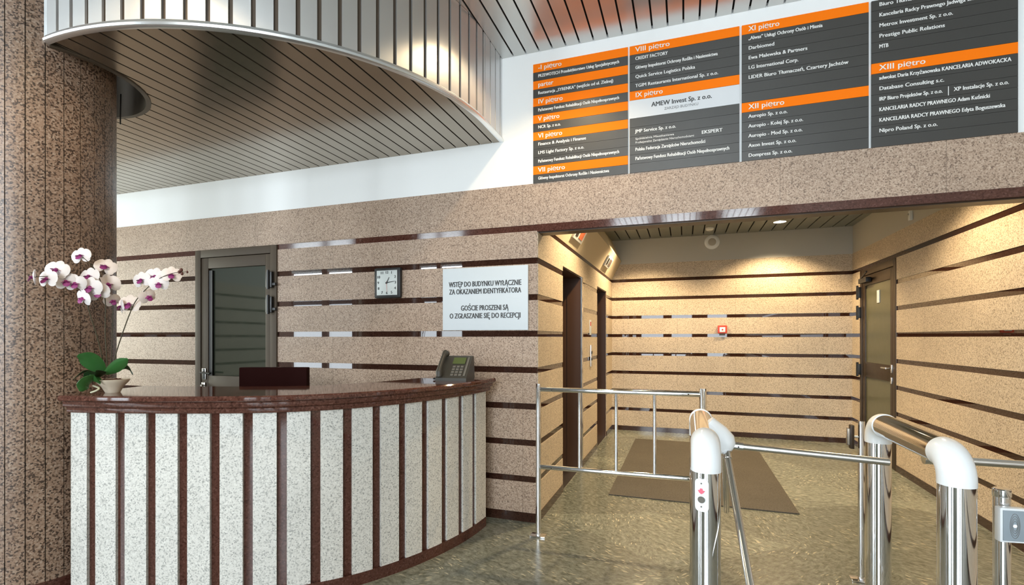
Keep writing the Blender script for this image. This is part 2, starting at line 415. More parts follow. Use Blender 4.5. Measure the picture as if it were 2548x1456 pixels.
# straight run from the front arc to the front wall
outline = hole_arc[::-1] + front_arc + [(-1.378, YF)] 
def inside_x(x):
    """soffit slats run in Y: y range of soffit at x"""
    # front boundary
    if x > FC[0]+FR*math.cos(T0):
        dx = (x-FC[0])/FR
        lo = FC[1]-FR*math.sqrt(max(0, 1-dx*dx)) if abs(dx) < 1 else YF
    else: lo = 1.68
    if abs(x-HC[0]) < HR and x < front_arc[0][0]+.02 : lo = HC[1]+math.sqrt(HR*HR-(x-HC[0])**2)
    return lo
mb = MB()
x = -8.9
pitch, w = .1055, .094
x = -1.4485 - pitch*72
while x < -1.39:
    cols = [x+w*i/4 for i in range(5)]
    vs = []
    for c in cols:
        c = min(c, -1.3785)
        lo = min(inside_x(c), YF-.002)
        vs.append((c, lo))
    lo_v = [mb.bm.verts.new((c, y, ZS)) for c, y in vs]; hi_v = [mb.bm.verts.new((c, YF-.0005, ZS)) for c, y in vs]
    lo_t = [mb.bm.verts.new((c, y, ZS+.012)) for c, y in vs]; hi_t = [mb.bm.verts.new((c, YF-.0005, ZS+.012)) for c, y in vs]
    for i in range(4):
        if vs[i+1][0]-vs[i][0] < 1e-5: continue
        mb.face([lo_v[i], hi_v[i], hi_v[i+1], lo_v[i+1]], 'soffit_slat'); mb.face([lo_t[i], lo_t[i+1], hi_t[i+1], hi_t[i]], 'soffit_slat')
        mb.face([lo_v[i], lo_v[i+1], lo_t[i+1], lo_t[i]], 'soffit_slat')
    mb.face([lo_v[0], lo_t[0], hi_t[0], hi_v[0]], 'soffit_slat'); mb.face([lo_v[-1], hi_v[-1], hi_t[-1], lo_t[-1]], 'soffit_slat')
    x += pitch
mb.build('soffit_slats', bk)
# backing slab
mb = MB(); x = -8.9
while x < -1.39:
    x2 = min(x+.05, -1.385); lo = max(inside_x(x), inside_x(x2))+.004
    if lo < YF-.01: mb.box(x, x2, lo, YF-.001, ZS+.02, ZS+.045, 'gap')
    x += .05
mb.build('soffit_backing', bk)
# fascia slats
n = 0; da = .1055/FR; wa = .083/FR
# slats counted from the left end
t = T0
mb = MB(); mg = MB()
tt = T1 - .012
k = 0
while t < T1-.01:
    a = [t + wa*i/3 for i in range(4)]
    a = [min(q, T1) for q in a]
    for r0, zz0, zz1 in ((FR+.004, ZS+.03, ZC-.002),):
        lo = [mb.bm.verts.new((*fpt(q, r0), zz0)) for q in a]; hi = [mb.bm.verts.new((*fpt(q, r0), zz1)) for q in a]
        li = [mb.bm.verts.new((*fpt(q, r0-.012), zz0)) for q in a]; hj = [mb.bm.verts.new((*fpt(q, r0-.012), zz1)) for q in a]
        for i in range(3):
            mb.face([lo[i], lo[i+1], hi[i+1], hi[i]], 'fascia_slat', True); mb.face([lo[i], li[i], li[i+1], lo[i+1]], 'fascia_slat')
        mb.face([lo[0], hi[0], hj[0], li[0]], 'fascia_slat'); mb.face([lo[-1], li[-1], hj[-1], hi[-1]], 'fascia_slat')
    t += da; k += 1
fo = mb.build('fascia_slats', bk)
fo.data.transform(Matrix.Translation((-FC[0], -FC[1], 0))); fo.location = (FC[0], FC[1], 0)
mb = MB()
N = 60
A = [T0+(T1-T0)*i/N for i in range(N+1)]
lo = [mb.bm.verts.new((*fpt(q, FR-.010), ZS+.01)) for q in A]; hi = [mb.bm.verts.new((*fpt(q, FR-.010), ZC)) for q in A]
for i in range(N): mb.face([lo[i], lo[i+1], hi[i+1], hi[i]], 'gap2', True)
M['gap2'] = mat('fascia_joint_metal', (.09,.065,.045), .5, .3)
# straight bit to the wall
v = [mb.bm.verts.new(p) for p in ((-1.378,FC[1],ZS),(-1.378,YF,ZS),(-1.378,YF,ZC),(-1.378,FC[1],ZC))]; mb.face(v, 'fascia_slat')
mb.build('fascia_backing', bk)
mb = MB()
y = FC[1]+.006
while y < YF-.01:
    mb.box(-1.382, -1.372, y, min(y+.088, YF-.001), ZS+.03, ZC-.002, 'fascia_slat'); y += .1055
mb.build('fascia_slats', bk)
# rim trim along the lower edge
prof = [(-.012,-.004),(.014,-.004),(.020,.0),(.022,.012),(.015,.018),(.013,.028),(.008,.034),(-.012,.034)]
path = [(*fpt(q, FR), math.cos(q), math.sin(q)) for q in A] + [(-1.378, YF-.001, 1, 0)]
mb = MB(); rings = []
for px, py, nx, ny in path: rings.append([mb.bm.verts.new((px+nx*a, py+ny*a, ZS+b)) for a, b in prof])
for a, b in zip(rings, rings[1:]):
    for i in range(len(prof)): mb.face([a[i], b[i], b[(i+1)%len(prof)], a[(i+1)%len(prof)]], 'rim', False)
mb.face(rings[0], 'rim'); mb.face(rings[-1][::-1], 'rim')
mb.build('lower_rim', bk)
# trim round the column cut-out and the closing side of the fascia
mb = MB(); rings = []
hp = arc(HC, HR, -.45, PI-.1, 30)
for i, (px, py) in enumerate(hp):
    nx, ny = (px-HC[0])/HR, (py-HC[1])/HR
    rings.append([mb.bm.verts.new((px+nx*a, py+ny*a, ZS+b)) for a, b in ((-.006,-.006),(.022,-.006),(.022,.02),(-.006,.30))])
for a, b in zip(rings, rings[1:]):
    for i in range(4): mb.face([a[i], b[i], b[(i+1)%4], a[(i+1)%4]], 'rim2')
M['rim2'] = mat('dull_aluminium_collar', (.10,.075,.05), .5, .3)
mb.build('column_collar', bk)
mb = MB()
p0 = fpt(T0, FR+.004); p1 = hole_arc[0]
mb.prism([(p0[0]-.014, p0[1]-.004), (p0[0]+.004, p0[1]), (p1[0]+.004, p1[1]), (p1[0]-.014, p1[1])], ZS, ZC, 'rim')
mb.build('end_trim', bk)

# ------------------------------------------------------------------ round column
CC, CR = (-3.65, 1.86), .387
colm = thing('round_column', 'round column clad in pinkish brown speckled granite staves at the left of the desk', 'column', (CC[0], CC[1], 0))
mb = MB(); NP = 31
a_off = math.radians(-8.5)
for k in range(NP):
    a0 = a_off + 2*PI*k/NP + .005; a1 = a_off + 2*PI*(k+1)/NP - .005
    q = [a0 + (a1-a0)*i/3 for i in range(4)]
    lo = [mb.bm.verts.new((CR*math.cos(t), CR*math.sin(t), .11)) for t in q]; hi = [mb.bm.verts.new((CR*math.cos(t), CR*math.sin(t), ZC)) for t in q]
    li = [mb.bm.verts.new(((CR-.02)*math.cos(t), (CR-.02)*math.sin(t), .11)) for t in q]; hj = [mb.bm.verts.new(((CR-.02)*math.cos(t), (CR-.02)*math.sin(t), ZC)) for t in q]
    for i in range(3): mb.face([lo[i], lo[i+1], hi[i+1], hi[i]], 'column_granite', True)
    mb.face([lo[0], hi[0], hj[0], li[0]], 'column_granite'); mb.face([lo[-1], li[-1], hj[-1], hi[-1]], 'column_granite')
mb.lathe([(CR-.006, .05), (CR-.006, ZC)], 'gap', 62)
mb.build('granite_shaft', colm)
mb = MB(); mb.lathe([(CR+.012, 0), (CR+.012, .11), (CR-.03, .115)], 'brown_granite', 62); mb.build('plinth', colm)

# ------------------------------------------------------------------ reception desk
DP = [(-3.174,1.783),(-2.93,1.835),(-2.665,1.913),(-2.44,1.99),(-2.165,2.105),(-1.93,2.275),(-1.755,2.485),(-1.605,2.76),(-1.505,3.05),(-1.452,3.30),(-1.435,3.53)]
def catmull(P, n):
    P = [Vector((*p, 0)) for p in P]; P = [P[0]*2-P[1]] + P + [P[-1]*2-P[-2]]; out = []
    for i in range(1, len(P)-2):
        for j in range(n):
            t = j/n; a, b, c, d = P[i-1:i+3]
            out.append(.5*((2*b)+(c-a)*t+(2*a-5*b+4*c-d)*t*t+(3*b-a-3*c+d)*t**3))
    out.append(P[-2]); return out
curve = catmull(DP, 12)
for _ in range(30): curve = [curve[0]] + [(curve[i-1]+curve[i]*2+curve[i+1])/4 for i in range(1, len(curve)-1)] + [curve[-1]]
S = [0]
for a, b in zip(curve, curve[1:]): S.append(S[-1]+(b-a).length)
def at(s):
    s = max(-.5, s)
    for i in range(len(S)-1):
        if s <= S[i+1] or i == len(S)-2:
            t = (s-S[i])/(S[i+1]-S[i]); p = curve[i].lerp(curve[i+1], min(max(t, -9), 9)); break
    d = (curve[min(i+2, len(S)-1)]-curve[max(i-1, 0)]).normalized(); return p, Vector((d.y, -d.x, 0))
ZB, ZT = 1.033, 1.13
desk = thing('reception_desk', 'curved reception desk with pale granite staves, brown strips and a polished brown top', 'desk', (0,0,0))
def strip_prism(mb, s0, s1, z0, z1, d0, d1, m, n=6, smooth=False):
    """a piece following the front curve from s0 to s1, between outward offsets d0 and d1"""
    q = [s0+(s1-s0)*i/n for i in range(n+1)]
    R = []
    for s in q:
        p, nn = at(s); R.append([mb.bm.verts.new((p.x+nn.x*d, p.y+nn.y*d, z)) for d, z in ((d0,z0),(d1,z0),(d1,z1),(d0,z1))])
    for a, b in zip(R, R[1:]):
        for i in range(4): mb.face([a[i], b[i], b[(i+1)%4], a[(i+1)%4]], m, smooth)
    mb.face(R[0][::-1], m); mb.face(R[-1], m)
LT = S[-1]
LAY = []   # (start of strip, end) of brown strips along the curve, filled from the pitch
pit = .1726
mb = MB(); strip_prism(mb, 0, LT, .0, ZB, -.06, -.016, 'brown_granite', 48); mb.build('curved_core', desk)
bw = .052
s = 0; first = True
for k in range(16):
    a = 0 if k == 0 else .099 + (k-1)*pit + bw
    b = .099 + k*pit if k < 15 else LT
    if b-a < .02: continue
    mb = MB(); strip_prism(mb, a, b, .07, ZB, -.016, 0, 'desk_granite', 4); mb.build('granite_stave', desk)
mb = MB(); strip_prism(mb, 0, LT, 0, .07, -.016, .003, 'brown_granite', 48); mb.build('plinth', desk)
# solid ends and inner side
pe, ne = at(LT); ps, ns = at(0)
mb = MB(); mb.box(pe.x-.38, pe.x-.062, pe.y-.05, pe.y-.02, 0, ZB, 'brown_granite'); mb.build('end_panel', desk)
mb = MB()
strip_prism(mb, .02, LT-.02, .0, 1.0, -.36, -.34, 'maroon', 40); mb.build('inner_panel', desk)
# top: moulded edge in three steps
prof = [(-.47,ZB+.02),(.0,ZB),(.018,ZB),(.022,ZB+.006),(.022,ZB+.026),(.030,ZB+.032),(.040,ZB+.034),(.044,ZB+.040),(.044,ZB+.060),(.052,ZB+.066),(.064,ZB+.067),(.070,ZB+.073),(.070,ZT-.008),(.063,ZT),(-.47,ZT)]
mb = MB(); R = []; NN = 60
for i in range(NN+1):
    s = -.0 + (LT+.03)*i/NN; p, nn = at(s)
    w_ = -.47
    R.append([mb.bm.verts.new((p.x+nn.x*d, p.y+nn.y*d, z)) for d, z in prof])
for a, b in zip(R, R[1:]):
    for i in range(len(prof)): mb.face([a[i], b[i], b[(i+1)%len(prof)], a[(i+1)%len(prof)]], 'brown_top', False)
mb.face(R[0][::-1], 'brown_top'); mb.face(R[-1], 'brown_top')
M['brown_top'] = granite('polished_brown_desk_top', (.05,.018,.012), (.085,.032,.022), (.105,.042,.029), (.16,.075,.055), 110, .05, blotch=.5)
mb.build('desk_top', desk)

# ------------------------------------------------------------------ doors
# door_1: glazed metal door in the front wall
d1 = semp('door_1', 'taupe metal framed glass door behind the reception desk')
x0, x1, zt = -4.67, -3.63, 2.315
mb = MB()
mb.box(x0, x0+.075, YF-.02, YF+.09, 0, zt, 'door_metal', .004); mb.box(x1-.075, x1, YF-.02, YF+.09, 0, zt, 'door_metal', .004); mb.box(x0+.075, x1-.075, YF-.02, YF+.09, zt-.075, zt, 'door_metal', .004)
mb.build('door_frame', d1)
mb = MB()
gx0, gx1, gz0, gz1 = -4.50, -3.77, 1.06, 2.13
a, b = x0+.078, x1-.078
for (p, q, r, s_) in ((a, gx0, .01, zt-.08), (gx1, b, .01, zt-.08), (gx0, gx1, gz1, zt-.08), (gx0, gx1, .86, gz0), (gx0, gx1, .01, .14)):
    mb.box(p, q, YF-.012, YF+.05, r, s_, 'door_metal', .003)
mb.build('door_leaf', d1)
mb = MB(); mb.box(gx0, gx1, YF+.012, YF+.022, gz0, gz1, 'door_glass'); mb.box(gx0, gx1, YF+.012, YF+.022, .14, .86, 'door_glass'); mb.build('glass_pane', d1)
mb = MB(); mb.box(gx0-.001, gx0+.045, YF-.005, YF+.011, gz0, gz1-.02, 'black'); mb.build('glazing_bead', d1)
for z in (1.985, 1.75):
    mb = MB(); mb.box(x1-.105, x1-.03, YF-.05, YF-.018, z-.075, z+.075, 'black', .006); mb.rod((x1-.066, YF-.055, z-.09), (x1-.066, YF-.055, z+.09), .014, 'black')
    mb.box(x1-.03, x1+.008, YF-.045, YF-.020, z-.055, z-.03, 'black', .003); mb.box(x1-.12, x1-.1, YF-.035, YF-.018, z+.02, z+.05, 'steel', .003)
    mb.build('hinge', d1)
mb = MB(); mb.rod((x0+.12, YF-.014, 1.09), (x0+.12, YF-.06, 1.09), .01, 'steel'); mb.rod((x0+.12, YF-.06, 1.09), (x0+.25, YF-.06, 1.085), .009, 'black'); mb.box(x0+.095, x0+.145, YF-.022, YF-.012, 1.02, 1.13, 'black', .004); mb.build('door_handle', d1)
mb = MB(); mb.box(x0+.095, x0+.14, YF-.026, YF-.012, .93, .99, 'steel', .004); mb.rod((x0+.118, YF-.05, .96), (x0+.118, YF-.02, .96), .012, 'steel'); mb.build('door_lock', d1)
mb = MB(); mb.box(x0-.6, x1+.5, YF+ft+.3, YF+ft+.32, 0, 2.6, 'gap'); struct(mb.build('wall_store'), 'dark room behind the glass door')

# door_2: lobby right
d2 = semp('door_2', 'dark framed olive glass door in the right wall of the lobby')
mb = MB()
for p, q, r, s_ in ((DY0, DY0+.07, 0, 2.30), (DY1-.07, DY1, 0, 2.30), (DY0+.07, DY1-.07, 2.22, 2.30)): mb.box(XR-.012, XR+.08, p, q, r, s_, 'dark_brown_metal', .004)
mb.build('door_frame', d2)
mb = MB(); a, b = DY0+.073, DY1-.073
for p, q, r, s_ in ((a, a+.10, .01, 2.215), (b-.10, b, .01, 2.215), (a+.1, b-.1, 2.09, 2.215), (a+.1, b-.1, .95, 1.13), (a+.1, b-.1, .01, .14)): mb.box(XR-.004, XR+.045, p, q, r, s_, 'dark_brown_metal', .003)
mb.build('door_leaf', d2)
mb = MB(); mb.box(XR+.01, XR+.02, a+.1, b-.1, 1.13, 2.09, 'green_glass'); mb.box(XR+.01, XR+.02, a+.1, b-.1, .14, .95, 'green_glass'); mb.build('glass_pane', d2)
for z in (2.02, 1.76, 1.03):
    mb = MB(); mb.box(XR-.045, XR-.008, DY1-.06, DY1-.0, z-.07, z+.07, 'black', .006); mb.rod((XR-.045, DY1-.02, z-.09), (XR-.045, DY1-.02, z+.09), .014, 'black'); mb.build('hinge', d2)
mb = MB(); mb.box(XR-.07, XR-.01, DY1-.42, DY1-.14, 2.12, 2.18, 'black', .006); mb.rod((XR-.05, DY1-.2, 2.19), (XR-.10, DY1-.55, 2.23), .01, 'black'); mb.build('door_closer', d2)
mb = MB(); mb.rod((XR-.004, a+.055, 1.10), (XR-.06, a+.055, 1.10), .011, 'steel'); mb.rod((XR-.06, a+.055, 1.10), (XR-.06, a+.19, 1.10), .010, 'steel'); mb.box(XR-.012, XR-.003, a+.035, a+.075, 1.05, 1.14, 'steel', .003); mb.build('door_handle', d2)
mb = MB(); mb.box(XR-.014, XR-.003, a+.035, a+.075, .93, 1.0, 'steel', .003); mb.build('door_lock', d2)
mb = MB(); mb.box(XR+.002, XR+.0095, a+.45, a+.53, 1.85, 2.0, 'white_sign', .002); mb.build('door_notice', d2)
mb = MB(); mb.box(XR+.101, XR+.12, DY0-.1, DY1+.1, 0, 2.4, 'gap'); struct(mb.build('wall_shaft'), 'dark void behind the lobby door')

# lift doors
for i, (ya, yb) in enumerate((E1, E2)):
    d = semp('door_%d' % (3+i), ('lift doorway nearer the railing' if i == 0 else 'lift doorway nearer the end wall'))
    mb = MB(); mb.box(XL-.34, XL-.16, ya, ya+.03, 0, ZE+.04, 'lift_jamb'); mb.box(XL-.34, XL-.16-.0, yb-.0, yb+.03, 0, ZE+.04, 'lift_jamb'); mb.box(XL-.34, XL-.16, ya, yb+.03, ZE, ZE+.04, 'lift_jamb')
    mb.box(XL-.16-.001, XL-.004, yb-.012, yb-.0005, 0, ZE, 'lift_jamb'); mb.box(XL-.16, XL-.004, ya+.0005, ya+.012, 0, ZE, 'lift_jamb'); mb.box(XL-.16, XL-.004, ya, yb, ZE-.012, ZE-.0005, 'lift_jamb')
    mb.box(XL-.004, XL+.010, yb-.02, yb+.045, 0, ZE, 'steel') if i == 0 else None
    mb.build('jamb', d)
    m_ = (ya+yb)/2
    for p, q in ((ya, m_-.003), (m_+.003, yb)):
        mb = MB(); mb.box(XL-.33, XL-.30, p, q, .01, ZE, 'lift_door'); mb.build('lift_door_leaf', d)
    mb = MB(); mb.box(XL-.34, XL-.002, ya, yb, -.02, .006, 'steel'); mb.build('sill', d)

# ------------------------------------------------------------------ lights in the lobby
def downlight(x, y, z, label, group=None, power=60, ang=110, r=.075, lens=True, tilt=(0,0), col=WARM):
    d = thing('recessed_downlight', label, 'ceiling light', (x, y, z), 0, group or 'recessed round downlights')
    mb = MB(); mb.lathe([(r, -.004), (r+.012, -.004), (r+.014, .004), (r, .008)], 'steel', 28, caps=False); mb.build('ring', d)
    mb = MB(); mb.lathe([(.001, -.002), (r, -.002), (r, .0), (.001, .0)], 'lamp_glow', 28, caps=False); mb.build('lens', d)
    spot('downlight_lamp', (x, y, z-.02), (x+tilt[0], y+tilt[1], z-1), power, col, ang, .5, .05)
downlight(1.18, 7.3, ZA, 'glowing round downlight in the slatted lobby ceiling near the end wall', power=172, ang=128)
downlight(-.55, 7.04, ZA, 'round downlight above the far lift doorway', power=172, ang=128)
downlight(1.45, 4.7, ZA, 'round downlight behind the lintel near the right wall', power=150, ang=128)
downlight(-.45, 4.7, ZA, 'round downlight behind the lintel near the first lift', power=175, ang=128)
# warm spots in the hall ceiling washing the curved fascia
downlight(-.80, 2.98, ZC, 'warm downlight beside the right side of the curved bulkhead', power=48, ang=130)
downlight(-2.35, .95, ZC, 'warm downlight in front of the curved bulkhead', power=46, ang=130)

# ------------------------------------------------------------------ directory boards
ROW = .066; BT = 3.5605
def board(x0, x1, rows, label, extra=0):
    b = thing('directory_board', label, 'directory sign', (x0, YF, BT), 0, 'directory boards on the white wall')
    w = x1-x0
    for i, (kind, txt) in enumerate(rows):
        zt = -ROW*i
        if kind == 'w2': continue
        hgt = ROW*2 if kind == 'w' else ROW
        m = {'o': 'orange', 'd': 'charcoal', 'w': 'white_strip'}[kind]
        mb = MB(); mb.box(0, w, -.014, -.001, zt-hgt+.0008, zt-.0008, m)
        s = mb.build({'o': 'header_strip', 'd': 'name_strip', 'w': 'name_strip'}[kind], b)
        if kind == 'w': s['label'] = 'white name strip'
        for (tx, f0, f1, sz, dz, mt, bold) in txt:
            text(tx, 'lettering', mt, s, (w*f0, -.0150, zt-hgt/2+dz), sz, w*(f1-f0), bold)
    return b
def H(t, f1, f0=.055): return ('o', [(t, f0, f1, .050, 0, 'white_text', .0008)])
def T(t=None, f1=0, f0=.055, sz=.034): return ('d', [(t, f0, f1, sz, .002, 'white_text', .0009)] if t else [])
PF = 'Państwowy Fundusz Rehabilitacji Osób Niepełnosprawnych'
GI = 'Główny Inspektorat Ochrony Roślin i Nasiennictwa'
board(-1.11, -.390, [H('-I piętro',.31), T('PRZEWOTECH Przedsiębiorstwo Usług Specjalistycznych',.91), H('parter',.22), T('Restauracja „SYRENKA” (wejście od ul. Zielnej)',.85), H('IV piętro',.32), T(PF,.91), H('V piętro',.29), T('NCR Sp. z o.o.',.30),
  H('VI piętro',.32), T('Finance & Analysis i Finanse',.57), T('LMS Light Factory Sp. z o.o.',.55), T(PF,.91), H('VII piętro',.35), T(GI,.81)],
  'directory board with the most orange strips, leftmost on the white wall')
board(-.377, .354, [H('VIII piętro',.38), T('CREDIT FACTORY',.36), T(GI,.81), T('Quick Service Logistics Polska',.61), T('TGIM Restaurants International Sp. z o.o.',.815), H('IX piętro',.31),
  ('w', [('AMEW Invest Sp. z o.o.', .21, .76, .046, .014, 'black_text', .001), ('ZARZĄD BUDYNKU', .33, .64, .026, -.028, 'grey_text', 0)]), ('w2', []), T(), T('JMP Service Sp. z o.o.',.44),
  ('d', [('Spółdzielnia Mieszkaniowa', .055, .42, .021, .013, 'white_text', 0), ('Profesjonalne Zarządzanie Nieruchomościami', .055, .60, .021, -.014, 'white_text', 0), ('EKSPERT', .67, .85, .034, 0, 'white_text', .001)]),
  T('Polska Federacja Zarządców Nieruchomości',.70), T(PF,.91), T()],
  'directory board with a white strip across its middle')
board(.369, 1.100, [H('XI piętro',.31), T('„Alwas” Usługi Ochrony Osób i Mienia',.65), T('Darbiomed',.265), T('Ewa Malewska & Partners',.53), T('LG International Corp.',.46), T('LIDER Biuro Tłumaczeń, Czartery Jachtów',.845), T(), T(),
  H('XII piętro',.35), T('Auropio Sp. z o.o.',.375), T('Auropio - Kolej Sp. z o.o.',.50), T('Auropio - Mod Sp. z o.o.',.495), T('Axon Invest Sp. z o.o.',.445), T('Dompress Sp. z o.o.',.41)],
  'directory board headed XI piętro with orange strips at top and middle')
board(1.115, 1.838, [T('Biuro Tłumaczeń Przysięgłych',.62), T('Kancelaria Radcy Prawnego Jadwiga Zdanowska',.86), T('Metrox Investment Sp. z o.o.',.57), T('Prestige Public Relations',.515), T('MTB',.12), T(),
  H('XIII piętro',.385), T('adwokat Daria Krzyżanowska KANCELARIA ADWOKACKA',.955), T('Database Consulting s.c.',.51), ('d', [('IRP Biuro Projektów Sp. z o.o.', .055, .50, .034, .002, 'white_text', .0009), ('|', .535, .540, .060, .002, 'white_text', 0), ('XP Instalacje Sp. z o.o.', .58, .94, .034, .002, 'white_text', .0009)]),
  T('KANCELARIA RADCY PRAWNEGO Adam Kuśnicki',.815), T('KANCELARIA RADCY PRAWNEGO Edyta Boguszewska',.915), T('Nipro Poland Sp. z o.o.',.465), T()],
  'directory board with a single orange strip marked XIII piętro, rightmost')

# ------------------------------------------------------------------ notice and clock on the front wall
ns_ = thing('notice_board', 'white notice sign with four lines of black capitals on the banded front wall', 'sign', (-1.886, YF-.006, 1.4985))
mb = MB(); mb.box(0, .737, -.018, -.001, 0, .508, 'white_sign', .002); mb.build('panel', ns_)
for tx, z, w_ in (('WSTĘP DO BUDYNKU WYŁĄCZNIE', .372, .625), ('ZA OKAZANIEM IDENTYFIKATORA', .312, .62), ('GOŚCIE PROSZENI SĄ', .178, .41), ('O ZGŁASZANIE SIĘ DO RECEPCJI', .115, .61)):
    text(tx, 'lettering', 'black_text', ns_, (.3705, -.0192, z), .060, w_, .0014, 'CENTER')
ck = thing('wall_clock', 'square black framed wall clock with a pale dial on the front wall', 'clock', (-2.4065, YF-.007, 1.909))
mb = MB(); mb.box(-.131, .131, -.038, 0, -.131, .131, 'black', .018); mb.build('case', ck)
mb = MB(); mb.box(-.101, .101, -.0405, -.0370, -.106, .106, 'clock_face', .0015); mb.build('dial', ck)
for h in range(1, 13):
    a = PI/2 - h*PI/6; k = 1/max(abs(math.cos(a)), abs(math.sin(a)))*.082 if h % 3 else .085
    k = min(k, .098)
    text(str(h), 'numeral', 'black_text', ck, (k*math.cos(a), -.0412, k*math.sin(a)*1.03), .032, None, .0012, 'CENTER', depth=.0003)
def hand(name, ang, l, w_, m, y):
    mb = MB(); c, s_ = math.cos(ang), math.sin(ang); px, pz = -s_*w_, c*w_
    P = [(-c*.012+px, -s_*.012+pz), (c*l+px*.4, s_*l+pz*.4), (c*l-px*.4, s_*l-pz*.4), (-c*.012-px, -s_*.012-pz)]
    mb.prism(P, y-.001, y, m, 'y'); mb.build(name, ck)
hand('hour_hand', math.radians(62), .052, .006, 'black_text', -.0420); hand('minute_hand', math.radians(8), .078, .0045, 'black_text', -.0435); hand('second_hand', math.radians(-88), .08, .0012, 'red', -.0448)
mb = MB(); mb.rod((0,-.041,0), (0,-.047,0), .007, 'black_text'); mb.build('hub', ck)

# ------------------------------------------------------------------ office chair behind the desk
ch = thing('office_chair', 'dark maroon chair back showing above the reception desk', 'chair', (-2.93, 2.97, 0), math.radians(19))
mb = MB(); mb.box(-.255, .255, -.03, .03, .62, 1.215, 'maroon', .008); mb.build('backrest', ch)
mb = MB(); mb.box(-.25, .25, .03, .50, .44, .51, 'maroon', .02); mb.build('seat', ch)
mb = MB(); mb.box(-.03, .03, .0, .24, .41, .44, 'black'); mb.box(-.03, .03, -.02, .03, .41, .64, 'black'); mb.build('back_bracket', ch)
mb = MB(); mb.rod((0,.25,.10), (0,.25,.43), .028, 'black'); mb.build('gas_column', ch)
for k in range(5):
    a = 2*PI*k/5+.3; mb = MB(); mb.tube([(0,.25,.10), (.14*math.cos(a), .25+.14*math.sin(a), .10), (.28*math.cos(a), .25+.28*math.sin(a), .075)], [.024,.02,.016], 'black', 10)
    mb.rod((.28*math.cos(a)-.02*math.sin(a), .25+.28*math.sin(a)+.02*math.cos(a), .03), (.28*math.cos(a)+.02*math.sin(a), .25+.28*math.sin(a)-.02*math.cos(a), .03), .03, 'black'); mb.build('leg', ch)

# ------------------------------------------------------------------ desk telephone
ph = thing('desk_telephone', 'dark grey desk telephone with a green display on the desk top', 'telephone', (-1.585, 3.275, ZT), math.radians(6))
mb = MB(); mb.prism([(-.085, .0), (.10, .0), (.115, .012), (.10, .165), (.085, .175), (.065, .17), (-.085, .022)], -.105, .125, 'phone', 'x'); 
mb.build('body', ph)
tl = math.atan2(.148, .15)
Rt = Matrix.Rotation(tl, 3, 'X')
def on_face(mb, x0, x1, u0, u1, h0, h1, m, bev=0):
    # local frame on the sloping face: u runs up the slope
    o = Vector((0, -.085, .022)); n0 = len(mb.bm.verts); mb.box(x0, x1, u0, u1, h0, h1, m, bev)
    for q in list(mb.bm.verts)[n0:]: q.co = Rt @ q.co + o
mb = MB(); on_face(mb, -.01, .085, .135, .195, .0, .006, 'phone_screen', .001); mb.build('display', ph)
for r in range(4):
    for c in range(3):
        mb = MB(); on_face(mb, .0+c*.030, .022+c*.030, .02+r*.026, .038+r*.026, 0, .005, 'key', .001); mb.build('key', ph)
mb = MB(); on_face(mb, .095, .110, .02, .20, 0, .004, 'key', .001); mb.build('side_key_row', ph)
mb = MB()
pts = [Rt @ Vector((-.072, u, h)) + Vector((0,-.085,.022)) for u, h in ((.0,.018),(.02,.042),(.06,.052),(.12,.054),(.17,.052),(.205,.040),(.222,.016))]
mb.tube(pts, [.022,.024,.017,.016,.017,.025,.022], 'phone', 14); mb.build('handset', ph)
mb = MB(); pts = []
for i in range(60):
    t = i/59; a = t*2*PI*14; p = Vector((-.105-.045*math.sin(t*PI), -.06+.12*t, .010)); pts.append(p+Vector((.005*math.cos(a), .0, .005*math.sin(a))))
mb.tube(pts, .002, 'black', 6); mb.build('cord', ph)

# ------------------------------------------------------------------ orchid on the desk
OX, OY = -3.055, 1.92
orc = thing('potted_orchid', 'white and magenta orchid in a cream pot on the left end of the desk', 'plant', (OX, OY, ZT))
mb = MB(); mb.lathe([(.030,0),(.034,.0),(.040,.012),(.052,.035),(.070,.055),(.078,.068),(.080,.074),(.075,.075),(.066,.062),(.02,.058)], 'pot', 36); mb.build('pot', orc)
mb = MB(); mb.lathe([(.001,.058),(.066,.060),(.060,.068),(.03,.076),(.001,.078)], 'soil', 24, caps=False)
for _ in range(40):
    a, r = random.random()*6.28, random.random()*.055; mb.ball((r*math.cos(a), r*math.sin(a), .072), .006+.005*random.random(), 'soil', (1,.6,.5), 6)
mb.build('bark', orc)
